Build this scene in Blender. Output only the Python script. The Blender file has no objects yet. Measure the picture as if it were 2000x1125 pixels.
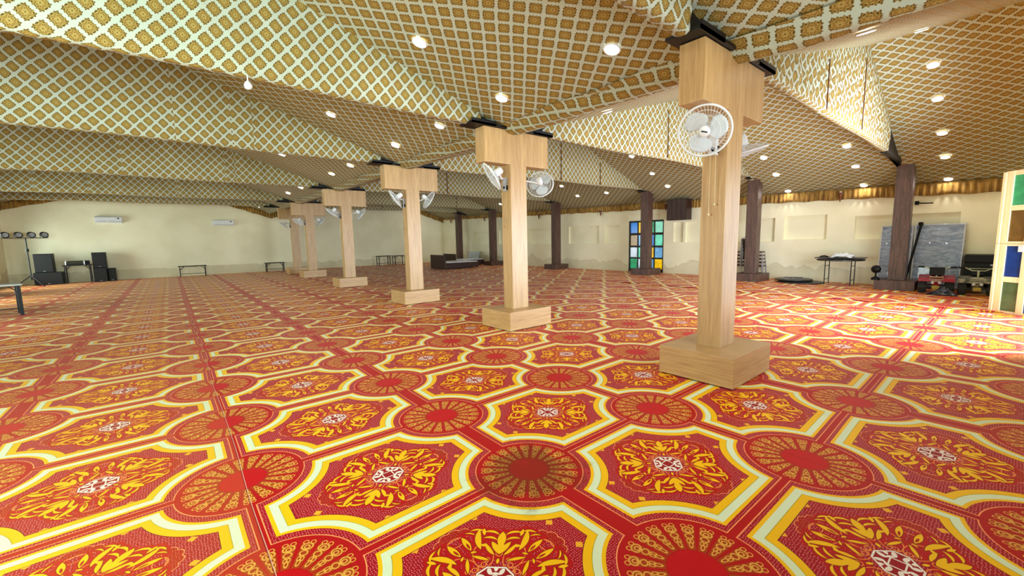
import bpy, bmesh, math, random
from mathutils import Vector, Matrix
random.seed(7)
PI = math.pi
S = bpy.context.scene
C = S.collection

# ------------------------------------------------------------------ camera
F, YAW, PITCH, ROLL = 807.18, math.radians(39.452), math.radians(-6.722), math.radians(-1.19)
CAM = Vector((-4.5417, -2.0184, 1.5))
cd = bpy.data.cameras.new('camera'); cam = bpy.data.objects.new('camera', cd); C.objects.link(cam)
cd.sensor_width = 36; cd.lens = F / 2000 * 36; cd.clip_start = 0.02; cd.clip_end = 200
fw = Vector((math.sin(YAW)*math.cos(PITCH), math.cos(YAW)*math.cos(PITCH), math.sin(PITCH)))
rt = Vector((math.cos(YAW), -math.sin(YAW), 0)); up = rt.cross(fw)
r2 = rt*math.cos(ROLL) + up*math.sin(ROLL); u2 = -rt*math.sin(ROLL) + up*math.cos(ROLL)
cam.matrix_world = Matrix(((r2.x, u2.x, -fw.x, CAM.x), (r2.y, u2.y, -fw.y, CAM.y), (r2.z, u2.z, -fw.z, CAM.z), (0, 0, 0, 1)))
S.camera = cam
# ------------------------------------------------------------------ world, daylight, exposure
S.view_settings.view_transform = 'Standard'; S.view_settings.look = 'None'
S.view_settings.gamma = 1; S.view_settings.use_curve_mapping = False
S.view_settings.exposure = -0.78
w = bpy.data.worlds.new('world'); S.world = w; w.use_nodes = True
bg = w.node_tree.nodes['Background']; bg.inputs[0].default_value = (.78, .9, 1, 1); bg.inputs[1].default_value = 1.6
S.cycles.use_denoising = True
S.cycles.max_bounces = 8; S.cycles.diffuse_bounces = 5; S.cycles.sample_clamp_indirect = 6

def daylight(loc, rot, sx, sy, power, col):
    l = bpy.data.lights.new('daylight', 'AREA'); l.shape = 'RECTANGLE'; l.size = sx; l.size_y = sy
    l.energy = power; l.color = col
    l.spread = math.radians(135)
    o = bpy.data.objects.new('daylight', l); C.objects.link(o); o.location = loc; o.rotation_euler = rot
    return o
# daylight entering through the openings of the front wall (y=-3.4) and the left wall (x=-9.8)
FRONT = -2.45
UPW = PI/2
daylight((5.0, FRONT+.04, 1.3), (UPW, 0, 0), 3.7, 2.5, 1050, (.8, .9, 1))
daylight((-7.4, FRONT+.04, 2.05), (UPW, 0, 0), 4.0, 1.3, 780, (.74, 1, .95))
daylight((-1.6, FRONT+.04, 2.1), (UPW, 0, 0), 3.4, 1.0, 80, (.85, .95, 1))
for y in (3.0, 10.0, 16.5, 22.2):
    daylight((-9.77, y, 1.25), (PI/2, 0, -PI/2), 2.8, 1.9, 230, (.85, 1, .95))

# ------------------------------------------------------------------ object helpers
def tag(o, label=None, cat=None, group=None, kind=None):
    if label: o['label'] = label
    if cat: o['category'] = cat
    if group: o['group'] = group
    if kind: o['kind'] = kind
    return o
def thing(name, label, cat, loc=(0, 0, 0), rz=0, group=None):
    o = bpy.data.objects.new(name, None); C.objects.link(o); o.location = loc; o.rotation_euler = (0, 0, rz)
    o.empty_display_size = .1
    return tag(o, label, cat, group)
def obj(name, bm, mat, parent=None, smooth=False, loc=None, rot=None):
    me = bpy.data.meshes.new(name); bmesh.ops.recalc_face_normals(bm, faces=bm.faces)
    bm.to_mesh(me); bm.free()
    for m in (mat if isinstance(mat, (list, tuple)) else [mat]): me.materials.append(m)
    if smooth:
        for p in me.polygons: p.use_smooth = True
    o = bpy.data.objects.new(name, me); C.objects.link(o)
    if parent: o.parent = parent
    if loc: o.location = loc
    if rot: o.rotation_euler = rot
    return o
def copy_tree(o, parent=None):
    c = o.copy(); C.objects.link(c)
    if parent: c.parent = parent
    for ch in list(o.children): copy_tree(ch, c)
    return c
def NB(): return bmesh.new()
def box(bm, x0, x1, y0, y1, z0, z1, bevel=0, mat=0):
    r = bmesh.ops.create_cube(bm, size=1)
    vs = r['verts']
    for v in vs:
        v.co = Vector(((x0+x1)/2 + v.co.x*(x1-x0), (y0+y1)/2 + v.co.y*(y1-y0), (z0+z1)/2 + v.co.z*(z1-z0)))
    fs = set(f for v in vs for f in v.link_faces)
    for f in fs: f.material_index = mat
    if bevel:
        es = list(set(e for v in vs for e in v.link_edges))
        bmesh.ops.bevel(bm, geom=es, offset=bevel, segments=2, affect='EDGES', profile=.7)
    return bm
def beam(bm, a, b, w, h, upv=(0, 0, 1), mat=0):
    a = Vector(a); b = Vector(b); d = (b-a); L = d.length; d.normalize()
    u = Vector(upv); s = d.cross(u)
    if s.length < 1e-4: s = d.cross(Vector((1, 0, 0)))
    s.normalize(); u = s.cross(d)
    vs = []
    for p in (a, b):
        for i, j in ((-1, -1), (1, -1), (1, 1), (-1, 1)):
            vs.append(bm.verts.new(p + s*i*w/2 + u*j*h/2))
    for f in ((0, 1, 2, 3), (4, 5, 6, 7), (0, 1, 5, 4), (1, 2, 6, 5), (2, 3, 7, 6), (3, 0, 4, 7)):
        bm.faces.new([vs[i] for i in f]).material_index = mat
    return bm
def tube(bm, pts, r, n=8, closed=False, cap=True):
    pts = [Vector(p) for p in pts]; rings = []
    N = len(pts); pn = None
    for i, p in enumerate(pts):
        if closed: t = pts[(i+1) % N] - pts[i-1]
        else: t = pts[min(i+1, N-1)] - pts[max(i-1, 0)]
        t.normalize()
        if pn is None:
            pn = t.orthogonal().normalized()
        pn = (pn - t*pn.dot(t))
        if pn.length < 1e-5: pn = t.orthogonal()
        pn.normalize(); b = t.cross(pn)
        rr = r[i] if isinstance(r, (list, tuple)) else r
        rings.append([bm.verts.new(p + (pn*math.cos(2*PI*k/n) + b*math.sin(2*PI*k/n))*rr) for k in range(n)])
    M = N if closed else N-1
    for i in range(M):
        A, B = rings[i], rings[(i+1) % N]
        for k in range(n): bm.faces.new((A[k], A[(k+1) % n], B[(k+1) % n], B[k]))
    if cap and not closed:
        bm.faces.new(rings[0]); bm.faces.new(rings[-1][::-1])
    return bm
def ring(bm, c, R, r, axis='Z', seg=40, n=6, f=lambda a: 0):
    pts = []
    for i in range(seg):
        a = 2*PI*i/seg; p = Vector((R*math.cos(a), R*math.sin(a), f(a)))
        if axis == 'X': p = Vector((p.z, p.x, p.y))
        if axis == 'Y': p = Vector((p.x, p.z, p.y))
        pts.append(Vector(c)+p)
    return tube(bm, pts, r, n, closed=True)
def lathe(bm, prof, seg=24, c=(0, 0, 0), axis='Z', mat=0):
    c = Vector(c); rings = []
    for r, z in prof:
        row = []
        for k in range(seg):
            a = 2*PI*k/seg; p = Vector((r*math.cos(a), r*math.sin(a), z))
            if axis == 'X': p = Vector((p.z, p.x, p.y))
            if axis == 'Y': p = Vector((p.x, p.z, p.y))
            row.append(bm.verts.new(c+p))
        rings.append(row)
    for A, B in zip(rings, rings[1:]):
        for k in range(seg): bm.faces.new((A[k], A[(k+1) % seg], B[(k+1) % seg], B[k])).material_index = mat
    if prof[0][0] < .0025: bm.faces.new(rings[0]).material_index = mat
    if prof[-1][0] < .0025: bm.faces.new(rings[-1][::-1]).material_index = mat
    return bm
def prism(bm, poly, z0, z1, axis='Z', mat=0):
    def mk(p, z):
        if axis == 'Z': return (p[0], p[1], z)
        if axis == 'Y': return (p[0], z, p[1])
        return (z, p[0], p[1])
    a = [bm.verts.new(mk(p, z0)) for p in poly]; b = [bm.verts.new(mk(p, z1)) for p in poly]
    n = len(poly)
    bm.faces.new(a).material_index = mat; bm.faces.new(b[::-1]).material_index = mat
    for i in range(n): bm.faces.new((a[i], a[(i+1) % n], b[(i+1) % n], b[i])).material_index = mat
    return bm
def grid_uv(bm, P, U, nu, nv, per_face=False):
    """P(i,j)->point, U(i,j)->uv, for i in 0..nu, j in 0..nv"""
    uvl = bm.loops.layers.uv.verify()
    V = [[bm.verts.new(P(i, j)) for j in range(nv+1)] for i in range(nu+1)]
    for i in range(nu):
        for j in range(nv):
            idx = ((i, j), (i+1, j), (i+1, j+1), (i, j+1))
            f = bm.faces.new([V[a][b] for a, b in idx]); f.smooth = True
            for l, (a, b) in zip(f.loops, idx): l[uvl].uv = U(a, b, i) if per_face else U(a, b)
    return V

# ------------------------------------------------------------------ node expression helpers
def srgb(r, g, b):
    f = lambda c: (c/255)/12.92 if c/255 <= .04045 else ((c/255+.055)/1.055)**2.4
    return (f(r), f(g), f(b), 1)
class E:
    """scalar socket with arithmetic"""
    nt = None
    def __init__(s, v): s.v = v
    @staticmethod
    def m(op, *a, clamp=False):
        n = E.nt.nodes.new('ShaderNodeMath'); n.operation = op; n.use_clamp = clamp
        for i, x in enumerate(a):
            if isinstance(x, E): E.nt.links.new(x.v, n.inputs[i])
            else: n.inputs[i].default_value = x
        return E(n.outputs[0])
    def __add__(s, o): return E.m('ADD', s, o)
    __radd__ = __add__
    def __sub__(s, o): return E.m('SUBTRACT', s, o)
    def __rsub__(s, o): return E.m('SUBTRACT', o, s)
    def __mul__(s, o): return E.m('MULTIPLY', s, o)
    __rmul__ = __mul__
    def __truediv__(s, o): return E.m('DIVIDE', s, o)
    def __rtruediv__(s, o): return E.m('DIVIDE', o, s)
    def __neg__(s): return E.m('MULTIPLY', s, -1)
    def __lt__(s, o): return E.m('LESS_THAN', s, o)
    def __gt__(s, o): return E.m('GREATER_THAN', s, o)
def mn(*a):
    r = a[0]
    for x in a[1:]: r = E.m('MINIMUM', r, x)
    return r
def mx(*a):
    r = a[0]
    for x in a[1:]: r = E.m('MAXIMUM', r, x)
    return r
def ab(a): return E.m('ABSOLUTE', a)
def ping(a, s): return E.m('PINGPONG', a, s)
def frac(a): return E.m('FRACT', a)
def sin(a): return E.m('SINE', a)
def sstep(a, lo, hi):
    n = E.nt.nodes.new('ShaderNodeMapRange'); n.interpolation_type = 'SMOOTHSTEP'
    E.nt.links.new(a.v, n.inputs[0]); n.inputs[1].default_value = lo; n.inputs[2].default_value = hi
    return E(n.outputs[0])
def vec(x, y, z=0.0):
    n = E.nt.nodes.new('ShaderNodeCombineXYZ')
    for i, a in enumerate((x, y, z)):
        if isinstance(a, E): E.nt.links.new(a.v, n.inputs[i])
        else: n.inputs[i].default_value = a
    return n.outputs[0]
def ell(V, cx, cy, rx, ry, deg=0):
    n = E.nt.nodes.new('ShaderNodeMapping'); n.vector_type = 'TEXTURE'
    E.nt.links.new(V, n.inputs[0]); n.inputs['Location'].default_value = (cx, cy, 0)
    n.inputs['Rotation'].default_value = (0, 0, math.radians(deg)); n.inputs['Scale'].default_value = (rx, ry, 1)
    l = E.nt.nodes.new('ShaderNodeVectorMath'); l.operation = 'LENGTH'; E.nt.links.new(n.outputs[0], l.inputs[0])
    return E(l.outputs['Value'])
def colr(c):
    return c
def mixc(fac, a, b):
    n = E.nt.nodes.new('ShaderNodeMix'); n.data_type = 'RGBA'
    if isinstance(fac, E): E.nt.links.new(fac.v, n.inputs[0])
    else: n.inputs[0].default_value = fac
    for k, c in ((6, a), (7, b)):
        if isinstance(c, tuple): n.inputs[k].default_value = c
        else: E.nt.links.new(c, n.inputs[k])
    return n.outputs[2]
def noise(vecsock, scale, detail=3, rough=.5, dist=0):
    n = E.nt.nodes.new('ShaderNodeTexNoise'); n.inputs['Scale'].default_value = scale; n.inputs['Detail'].default_value = detail
    n.inputs['Roughness'].default_value = rough; n.inputs['Distortion'].default_value = dist
    if vecsock: E.nt.links.new(vecsock, n.inputs['Vector'])
    return E(n.outputs['Fac'])
def mapping(sock, scale=(1, 1, 1), loc=(0, 0, 0), rot=(0, 0, 0)):
    n = E.nt.nodes.new('ShaderNodeMapping'); E.nt.links.new(sock, n.inputs[0])
    n.inputs['Scale'].default_value = scale; n.inputs['Location'].default_value = loc; n.inputs['Rotation'].default_value = rot
    return n.outputs[0]
def sep(sock):
    n = E.nt.nodes.new('ShaderNodeSeparateXYZ'); E.nt.links.new(sock, n.inputs[0])
    return E(n.outputs[0]), E(n.outputs[1]), E(n.outputs[2])
def texco(which='Object'):
    return E.nt.nodes.new('ShaderNodeTexCoord').outputs[which]
def new_mat(name, rough=.6, spec=.5, metal=0):
    m = bpy.data.materials.new(name); m.use_nodes = True; E.nt = m.node_tree
    b = m.node_tree.nodes['Principled BSDF']; b.inputs['Roughness'].default_value = rough
    b.inputs['Specular IOR Level'].default_value = spec; b.inputs['Metallic'].default_value = metal
    return m, b
def setc(b, c):
    if isinstance(c, tuple): b.inputs['Base Color'].default_value = c
    else: E.nt.links.new(c, b.inputs['Base Color'])
def bump(b, h, strength=.3, dist=.01):
    n = E.nt.nodes.new('ShaderNodeBump'); n.inputs['Strength'].default_value = strength; n.inputs['Distance'].default_value = dist
    E.nt.links.new(h.v, n.inputs['Height']); E.nt.links.new(n.outputs[0], b.inputs['Normal'])

def mottled(name, c1, c2, scale=6, rough=.6, spec=.4, metal=0, stretch=(1, 1, 1), bmp=0):
    m, b = new_mat(name, rough, spec, metal)
    f = noise(mapping(texco(), stretch), scale, 4)
    setc(b, mixc(sstep(f, .35, .65), c1, c2))
    if bmp: bump(b, f, bmp, .01)
    return m

# ------------------------------------------------------------------ carpet material
PA, PB, OX, OY = 1.4525, 1.126, -4.302, -.102
def carpet_mat():
    m, b = new_mat('printed_carpet', .4, .12)
    P = texco(); X, Y, Z = sep(P)
    wob = noise(P, .5, 1)
    X = X - OX + (wob-.5)*.05; Y = Y - OY + (noise(mapping(P, loc=(9, 4, 0)), .45, 1)-.5)*.05
    px = ping(X, PA/2); py = ping(Y, PB/2)           # distance from the nearest lattice line
    pe = ping(X, PA); po = PA - pe                   # from even (seam) / odd (wide band) lines
    V = vec(px, py); r = E.m('SQRT', px*px + py*py)
    gx = mn(pe-.056, po-.088); gy = py-.05
    D = mn(gx, gy, r-.40)                            # >0 inside the octagon
    band = mn(mn(pe-.022, po-.052), py-.02, r-.348)     # <0 red bands and medallions
    # dots
    vo = E.nt.nodes.new('ShaderNodeTexVoronoi'); vo.voronoi_dimensions = '2D'; vo.inputs['Scale'].default_value = 78
    vo.inputs['Randomness'].default_value = .45; E.nt.links.new(P, vo.inputs['Vector'])
    dots = E(vo.outputs['Distance']) < .175
    crimson = mixc(dots, srgb(172, 4, 26), srgb(250, 165, 165))
    red = srgb(186, 6, 12); yel = srgb(255, 196, 4); white = srgb(228, 242, 206); outl = srgb(255, 160, 96); olive = srgb(190, 170, 30)
    # ---- medallion
    ang = E.m('ARCTAN2', py, px)
    nS = 20
    sfr = frac(ang*(nS/(2*PI)) + .5) - .5
    s = sfr * r * (2*PI/nS)
    W = vec(ab(s), r)
    petal = mx(ab(s)/(r*.1 + .004), ab(r-.215)/.083) < 1
    o = [ab(ell(W, 0, .272, .026, .022)-1) < .16, ab(ell(W, 0, .268, .012, .012)-1) < .28, ab(ell(W, 0, .228, .018, .016)-1) < .2,
         ab(ell(W, .008, .192, .007, .014)-1) < .3, ab(ell(W, .018, .302, .012, .012)-1) < .2, ab(ell(W, 0, .165, .008, .018)-1) < .3]
    lines = mx(*o)
    c_med = mixc(petal, red, srgb(172, 62, 14))
    c_med = mixc(lines, c_med, srgb(232, 168, 70))
    c_med = mixc(r < .126, c_med, srgb(200, 4, 16))
    c_med = mixc(mx((r > .3), 0.0)*(ab(sfr) < .0), c_med, red)
    c_band = mixc(r < .34, red, c_med)
    # ---- octagon interior: floral wreath folded eight ways
    cx = PA/2 - px; cy = PB/2 - py
    a = mx(cx, cy*1.06); c = mn(cx, cy*1.06)
    Q = vec(a, c)
    def dist(c):
        n = E.nt.nodes.new('ShaderNodeVectorMath'); n.operation = 'DISTANCE'; E.nt.links.new(Q, n.inputs[0]); n.inputs[1].default_value = (c[0], c[1], 0)
        return E(n.outputs['Value'])
    def leaf(P_, Q_, w1, w2):
        ax, ay = P_; bx, by = Q_; L = math.hypot(bx-ax, by-ay)/2; dx, dy = (bx-ax)/(2*L), (by-ay)/(2*L); nx, ny = -dy, dx
        mx_, my_ = (ax+bx)/2, (ay+by)/2
        w1 *= .84; w2 *= .84 if w2 > 0 else 1
        R1 = (L*L+w1*w1)/(2*w1); d1 = dist((mx_-nx*(R1-w1), my_-ny*(R1-w1))) - R1
        w = abs(w2); R2 = (L*L+w*w)/(2*w)
        if w2 > 0: d2 = dist((mx_+nx*(R2-w), my_+ny*(R2-w))) - R2
        else: d2 = R2 - dist((mx_-nx*(R2-w), my_-ny*(R2-w)))
        return mx(d1, d2)
    leafm = mn(leaf((.15, .15), (.228, .228), .026, .026), leaf((.118, .118), (.212, .142), .02, .014), leaf((.12, .12), (.182, .182), .022, .022),
               leaf((.205, .07), (.33, .15), .004, .034), leaf((.275, .14), (.318, .168), .01, .012), leaf((.222, .198), (.296, .148), .03, -.01),
               leaf((.2, .168), (.262, .124), .024, -.006), leaf((.13, .098), (.226, .112), .007, .018), leaf((.2, .112), (.232, .084), .014, .008),
               leaf((.232, .03), (.342, .042), .02, .016), leaf((.12, .06), (.202, .012), .012, .009), leaf((.3, .158), (.352, .1), .022, -.006),
               leaf((.075, .075), (.1, .1), .009, .009), leaf((.31, .105), (.356, .07), .014, -.003), leaf((.205, .045), (.222, .018), .01, .004))
    hole = mn(leaf((.244, .031), (.292, .038), .008, .007), leaf((.236, .096), (.286, .132), .0025, .0035))
    rings = [ab(ell(Q, .121, .118, .015, .013)-1) < .18, ab(ell(Q, .117, .026, .013, .013)-1) < .2, ab(ell(Q, .13, .055, .012, .012)-1) < .2,
             ab(ell(Q, .165, .055, .075, .05, 25)-1) < .045, ab(ell(Q, .33, 0.0, .03, .045)-1) < .08]
    cloud = mn(ell(Q, .385, .025, .034, .034), ell(Q, .365, .07, .03, .03), ell(Q, .39, -.02, .03, .03))
    red2 = mx(leafm < .016, (a + c*.55) < .2)
    inner_dots = (a + c*.6) < .15
    ci = mixc(cloud < 1.12, crimson, outl)
    ci = mixc(cloud < 1, ci, mixc(dots, srgb(176, 16, 18), srgb(214, 120, 60)))
    ci = mixc(red2, ci, srgb(192, 8, 10))
    ci = mixc(inner_dots, ci, crimson)
    ci = mixc(mx(*rings), ci, srgb(245, 140, 60))
    ci = mixc(leafm < .0045, ci, srgb(150, 30, 6))
    ci = mixc(leafm < 0, ci, srgb(255, 196, 4))
    ci = mixc(hole < 0, ci, srgb(176, 30, 8))
    # white centre motif
    mo = mx(a, (a+c)*.76)
    ci = mixc(mo < .1, ci, srgb(160, 10, 24))
    Q2 = vec(a, c)
    blobs = mn(ell(Q2, .064, .022, .02, .011, 20), ell(Q2, .058, .06, .022, .012, 45), ell(Q2, .04, .03, .006, .018, 30))
    ci = mixc(mx((ab(mo-.091) < .0045), (blobs < 1)*(mo < .09), (ab(a-.031) < .0035)), ci, srgb(250, 238, 225))
    # corner stars
    st = mn(ab(cx-.455)+ab(cy-.105), ab(cx-.175)+ab(cy-.405))
    ci = mixc(st < .024, ci, srgb(250, 180, 40))
    co = mixc(D > .004, yel, yel)
    co = mixc((D > .02)*(D < .062), yel, white)
    co = mixc((D > .062)*(D < .066), co, olive)
    co = mixc(D > .108, co, ci)
    co = mixc((D > .108)*(D < .112), co, srgb(120, 10, 30))
    base = mixc(band < .006, crimson, outl)
    base = mixc(band < 0, base, c_band)
    col = mixc(D > 0, base, co)
    # left of the first seam: duller sheen of reversed pile, mixed into the colour
    col = mixc((X < 0)*.16, col, srgb(205, 130, 80))
    seam = ab(X - .004) < .0022
    col = mixc(seam*.8, col, srgb(235, 190, 170))
    seam2 = ab(ping(X, PA)) < .003
    col = mixc(seam2*.6, col, srgb(110, 8, 14))
    # trodden-in dark stain on one medallion, faint footmarks elsewhere
    dn = ell(P, -2.86, -.13, .33, .33, 0)
    blot = noise(P, 5.5, 4, .6)
    st1 = sstep(blot - dn*.45 + .12, .08, .38)
    col = mixc(st1*.55, col, srgb(84, 40, 14))
    grime = sstep(noise(mapping(P, (1, 1, 1), (3, 7, 0)), 2.1, 5, .65), .6, .82)
    col = mixc(grime*.22, col, srgb(120, 90, 50))
    setc(b, col)
    b.inputs['Sheen Weight'].default_value = .035; b.inputs['Sheen Roughness'].default_value = .4
    n_ = noise(mapping(P, (1, 1, 1), (2, 2, 0)), 1.2, 3); E.nt.links.new((.36 + n_*.16).v, b.inputs['Roughness'])
    h = noise(P, 260, 2)
    fold = noise(mapping(P, (.25, 1.3, 1)), 1.6, 2)
    bump(b, h*.25 + fold*6.0, .22, .006)
    return m

# ------------------------------------------------------------------ damask fabric
def fabric_mat(name, pu, pv, rot=0, trans=True, ground=(186, 194, 178), gold=(104, 74, 32)):
    m, b = new_mat(name, .8, .12)
    uv = texco('UV'); mp = mapping(uv, rot=(0, 0, math.radians(rot)))
    u, v, _ = sep(mp)
    nz = noise(mp, 1.3, 2)
    u = u + (nz-.5)*.05; v = v + (noise(mapping(mp, loc=(5, 2, 0)), 1.1, 2)-.5)*.05
    s = u/pu + v/pv; t = u/pu - v/pv
    a = ab(ping(s, .5) * 1.0); c = ab(ping(t, .5) * 1.0)   # 0 at strap, .5 at motif centre
    a = .5 - a; c = .5 - c                                  # 0 at centre, .5 on the strap
    r = E.m('SQRT', a*a + c*c)
    th = E.m('ARCTAN2', c, a)
    sq = mx(mx(a, c), (a+c)*.57)
    edge = sq + sin(th*16)*.03 - .39
    W = vec(a, c)
    petals = mn(ell(W, .15, .15, .13, .06, 45), ell(W, .2, .03, .11, .05, 5), ell(W, .03, .2, .05, .11, 5), ell(W, .3, .14, .05, .04, 20), ell(W, .14, .3, .04, .05, 20))
    veins = ab(ell(W, .0, .0, .07, .07)-1) < .3
    fil = sin(r*52 + sin(th*8)*2.2)
    cm = mixc(edge > -.045, srgb(*gold), srgb(108, 88, 44))
    cm = mixc(petals < 1.45, cm, srgb(74, 54, 22))
    cm = mixc(petals < 1.05, cm, srgb(170, 144, 78))
    cm = mixc(petals < .5, cm, srgb(128, 96, 42))
    cm = mixc((fil > .55)*(petals > 1.05), cm, srgb(158, 134, 70))
    cm = mixc(veins, cm, srgb(172, 152, 90))
    col = mixc(edge < 0, srgb(*ground), cm)
    setc(b, col)
    wr = noise(mapping(mp, (1, 6, 1)), 3, 3)
    bump(b, wr, .25, .02)
    return m
def pelmet_mat():
    m, b = new_mat('gold_satin', .6, .25)
    f = noise(mapping(texco(), (1, 1, .35)), 9, 3)
    setc(b, mixc(sstep(f, .3, .7), srgb(124, 90, 32), srgb(182, 142, 66)))
    b.inputs['Sheen Weight'].default_value = .3
    return m
def laminate(name, along='Z', c1=(204, 168, 114), c2=(176, 138, 88), dark=(150, 108, 60), strip=.075, rough=.38):
    m, b = new_mat(name, rough, .5)
    P = texco(); x, y, z = sep(P)
    L, A = (z, x+y) if along == 'Z' else ((x+y), z)
    stripi = E.m('FLOOR', A/strip)
    tone = frac(sin(stripi*12.9898)*43758.5)
    seg = frac(sin((stripi*7.1 + E.m('FLOOR', L*1.3 + tone*3))*78.2)*1375.1)
    sc = (14, 14, .9) if along == 'Z' else (.9, .9, 14)
    g = noise(mapping(P, sc), 2.2, 5, .6, .6)
    gf = noise(mapping(P, tuple(q*5 for q in sc)), 3, 3, .6)
    col = mixc(sstep(g, .35, .7), srgb(*c1), srgb(*c2))
    col = mixc((tone*.5+seg*.5)*.5, col, srgb(*c2))
    col = mixc(sstep(gf, .55, .8)*.35, col, srgb(*dark))
    col = mixc((ab(frac(A/strip)-.0) < .03)*.5, col, srgb(*dark))
    setc(b, col); bump(b, gf, .06, .003)
    return m
def plaster_mat(name, stain=True, c1=(246, 241, 210), c2=(236, 230, 197), sc=(158, 146, 100)):
    m, b = new_mat(name, .7, .35)
    P = texco(); x, y, z = sep(P)
    n1 = noise(P, .8, 4); n2 = noise(P, 2.2, 6, .6)
    col = mixc(sstep(n1, .35, .65), srgb(*c1), srgb(*c2))
    if stain:
        lvl = noise(mapping(P, (1, 1, .0)), .55, 5, .62)
        line = z - (lvl*1.75 - .42)
        f = 1 - sstep(line, -.04, .03)
        col = mixc(f*(.12 + n2*.34), col, srgb(*sc))
        edge = (ab(line) < .02)*.22
        col = mixc(edge, col, srgb(130, 118, 80))
    setc(b, col); bump(b, n2, .08, .01)
    return m
def knotwood(name):
    m, b = new_mat(name, .42, .5)
    P = texco()
    g = noise(mapping(P, (9, 9, .8)), 2.4, 5, .65, 1.2)
    k = noise(mapping(P, (3, 3, 1.2)), 1.7, 3, .5, 1)
    col = mixc(sstep(g, .3, .7), srgb(104, 76, 66), srgb(62, 42, 36))
    col = mixc(sstep(k, .62, .74), col, srgb(32, 20, 18))
    setc(b, col); bump(b, g, .1, .004)
    return m
def plain(name, c, rough=.5, spec=.5, metal=0, var=.12):
    m, b = new_mat(name, rough, spec, metal)
    n = noise(texco(), 7, 3)
    d = tuple(max(0, int(q*(1-var))) for q in c)
    setc(b, mixc(sstep(n, .3, .7), srgb(*c), srgb(*d)))
    return m
def emit(name, c, st):
    m = bpy.data.materials.new(name); m.use_nodes = True; nt = m.node_tree; nt.nodes.remove(nt.nodes['Principled BSDF'])
    e = nt.nodes.new('ShaderNodeEmission'); e.inputs[0].default_value = c; e.inputs[1].default_value = st
    nt.links.new(e.outputs[0], nt.nodes['Material Output'].inputs[0]); return m
def glass_pane(name, c, st):
    # coloured glass, emission put in for the daylight behind it; mottled like cast glass
    m = bpy.data.materials.new(name); m.use_nodes = True; E.nt = m.node_tree; b = m.node_tree.nodes['Principled BSDF']
    b.inputs['Roughness'].default_value = .15
    f = noise(texco(), 4, 3)
    col = mixc(sstep(f, .3, .75), srgb(*c), srgb(*[int(q*.78) for q in c]))
    setc(b, col); E.nt.links.new(col, b.inputs['Emission Color']); b.inputs['Emission Strength'].default_value = st
    return m

M = {}
M['carpet'] = carpet_mat()
M['fab'] = fabric_mat('damask_fabric', .19, .21)
M['fab2'] = fabric_mat('damask_fabric_ceiling', .215, .248)
M['fab3'] = fabric_mat('damask_fabric_valley', .27, .27, 35, ground=(184, 198, 182), gold=(108, 84, 36))
M['pel'] = pelmet_mat()
M['woodZ'] = laminate('oak_laminate_upright', 'Z')
M['woodH'] = laminate('oak_laminate_level', 'H', strip=.16)
M['dark'] = knotwood('dark_knotty_wood')
M['wall'] = plaster_mat('cream_plaster')
M['wallclean'] = plaster_mat('cream_plaster_clean', False)
M['black'] = plain('black_steel', (16, 17, 20), .45, .4, .2)
M['blackp'] = plain('black_plastic', (9, 9, 10), .5, .25)
M['white'] = plain('white_plastic', (236, 240, 244), .35, .5, 0, .05)
M['grey'] = plain('grey_plastic', (170, 176, 182), .4)
M['cream'] = laminate('cream_painted_wood', 'Z', (255, 240, 196), (246, 226, 172), (190, 160, 100), .3, .45)
M['brown'] = plain('dark_brown_board', (58, 36, 30), .45, .4)
M['led'] = emit('led_light', (1, .97, .92, 1), 22)
M['cord'] = plain('cream_cord', (235, 220, 180))
M['copper'] = plain('copper_metal', (120, 66, 40), .35, .5, .6)

# ------------------------------------------------------------------ setting
XR, XL, YF = 11.0, -9.8, 24.6
HIP = -5.1; VAL = 0; RID = 5.6
def eave(y): return min(3.1, 2.74 + .017*(y+1))
def roof(x, y):
    if x < HIP: return 4.9 - .325*(HIP - x)*1.0
    if x < 0: return 3.24 + .325*(-x)
    if x < RID: return 3.24 + .289*x
    t = (x-RID)/(XR-RID); return 4.86*(1-t) + eave(y)*t
def struct(o): o['kind'] = 'structure'; return o

# floor with slight waves where the carpet strips have crept
bm = NB()
xs = [XL + (XR-XL)*i/130 for i in range(131)]; ys = [FRONT + (YF-FRONT)*i/150 for i in range(151)]
V = [[bm.verts.new((x, y, 0)) for y in ys] for x in xs]
for i in range(130):
    for j in range(150): bm.faces.new((V[i][j], V[i+1][j], V[i+1][j+1], V[i][j+1]))
struct(obj('floor', bm, M['carpet']))
# loose overlapping carpet width whose edge has crept into waves
bm = NB(); V = []
for i in range(60):
    y = -2.3 + (8.2+2.3)*i/59; row = []
    for j in range(14):
        t = (j/13)**1.6; x = 6.95 + .05*math.sin(y*1.9+1) + .03*math.sin(y*4.3) + t*2.4
        z = .008*(1-t)**2 + .014*math.exp(-((t-.05)/.08)**2)*(.5+.5*math.sin(y*3.3+.6)) + .03*math.exp(-((t-.55)/.12)**2)*max(0, math.sin(y*2.1+2)) + .003
        row.append(bm.verts.new((x, y, z)))
    V.append(row)
for A, B in zip(V, V[1:]):
    for j in range(13): bm.faces.new((A[j], A[j+1], B[j+1], B[j])).smooth = True
o = obj('carpet_strip', bm, M['carpet']); md = o.modifiers.new('s', 'SOLIDIFY'); md.thickness = .006; md.offset = -1
tag(o, 'loose overlapping width of red and gold carpet with a wavy edge, before the niche wall', 'carpet')
# outside ground
bm = NB(); box(bm, -30, 30, -30, 45, -.3, -.06)
struct(obj('trim_1', bm, plain('outdoor_ground', (150, 145, 130))))

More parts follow.
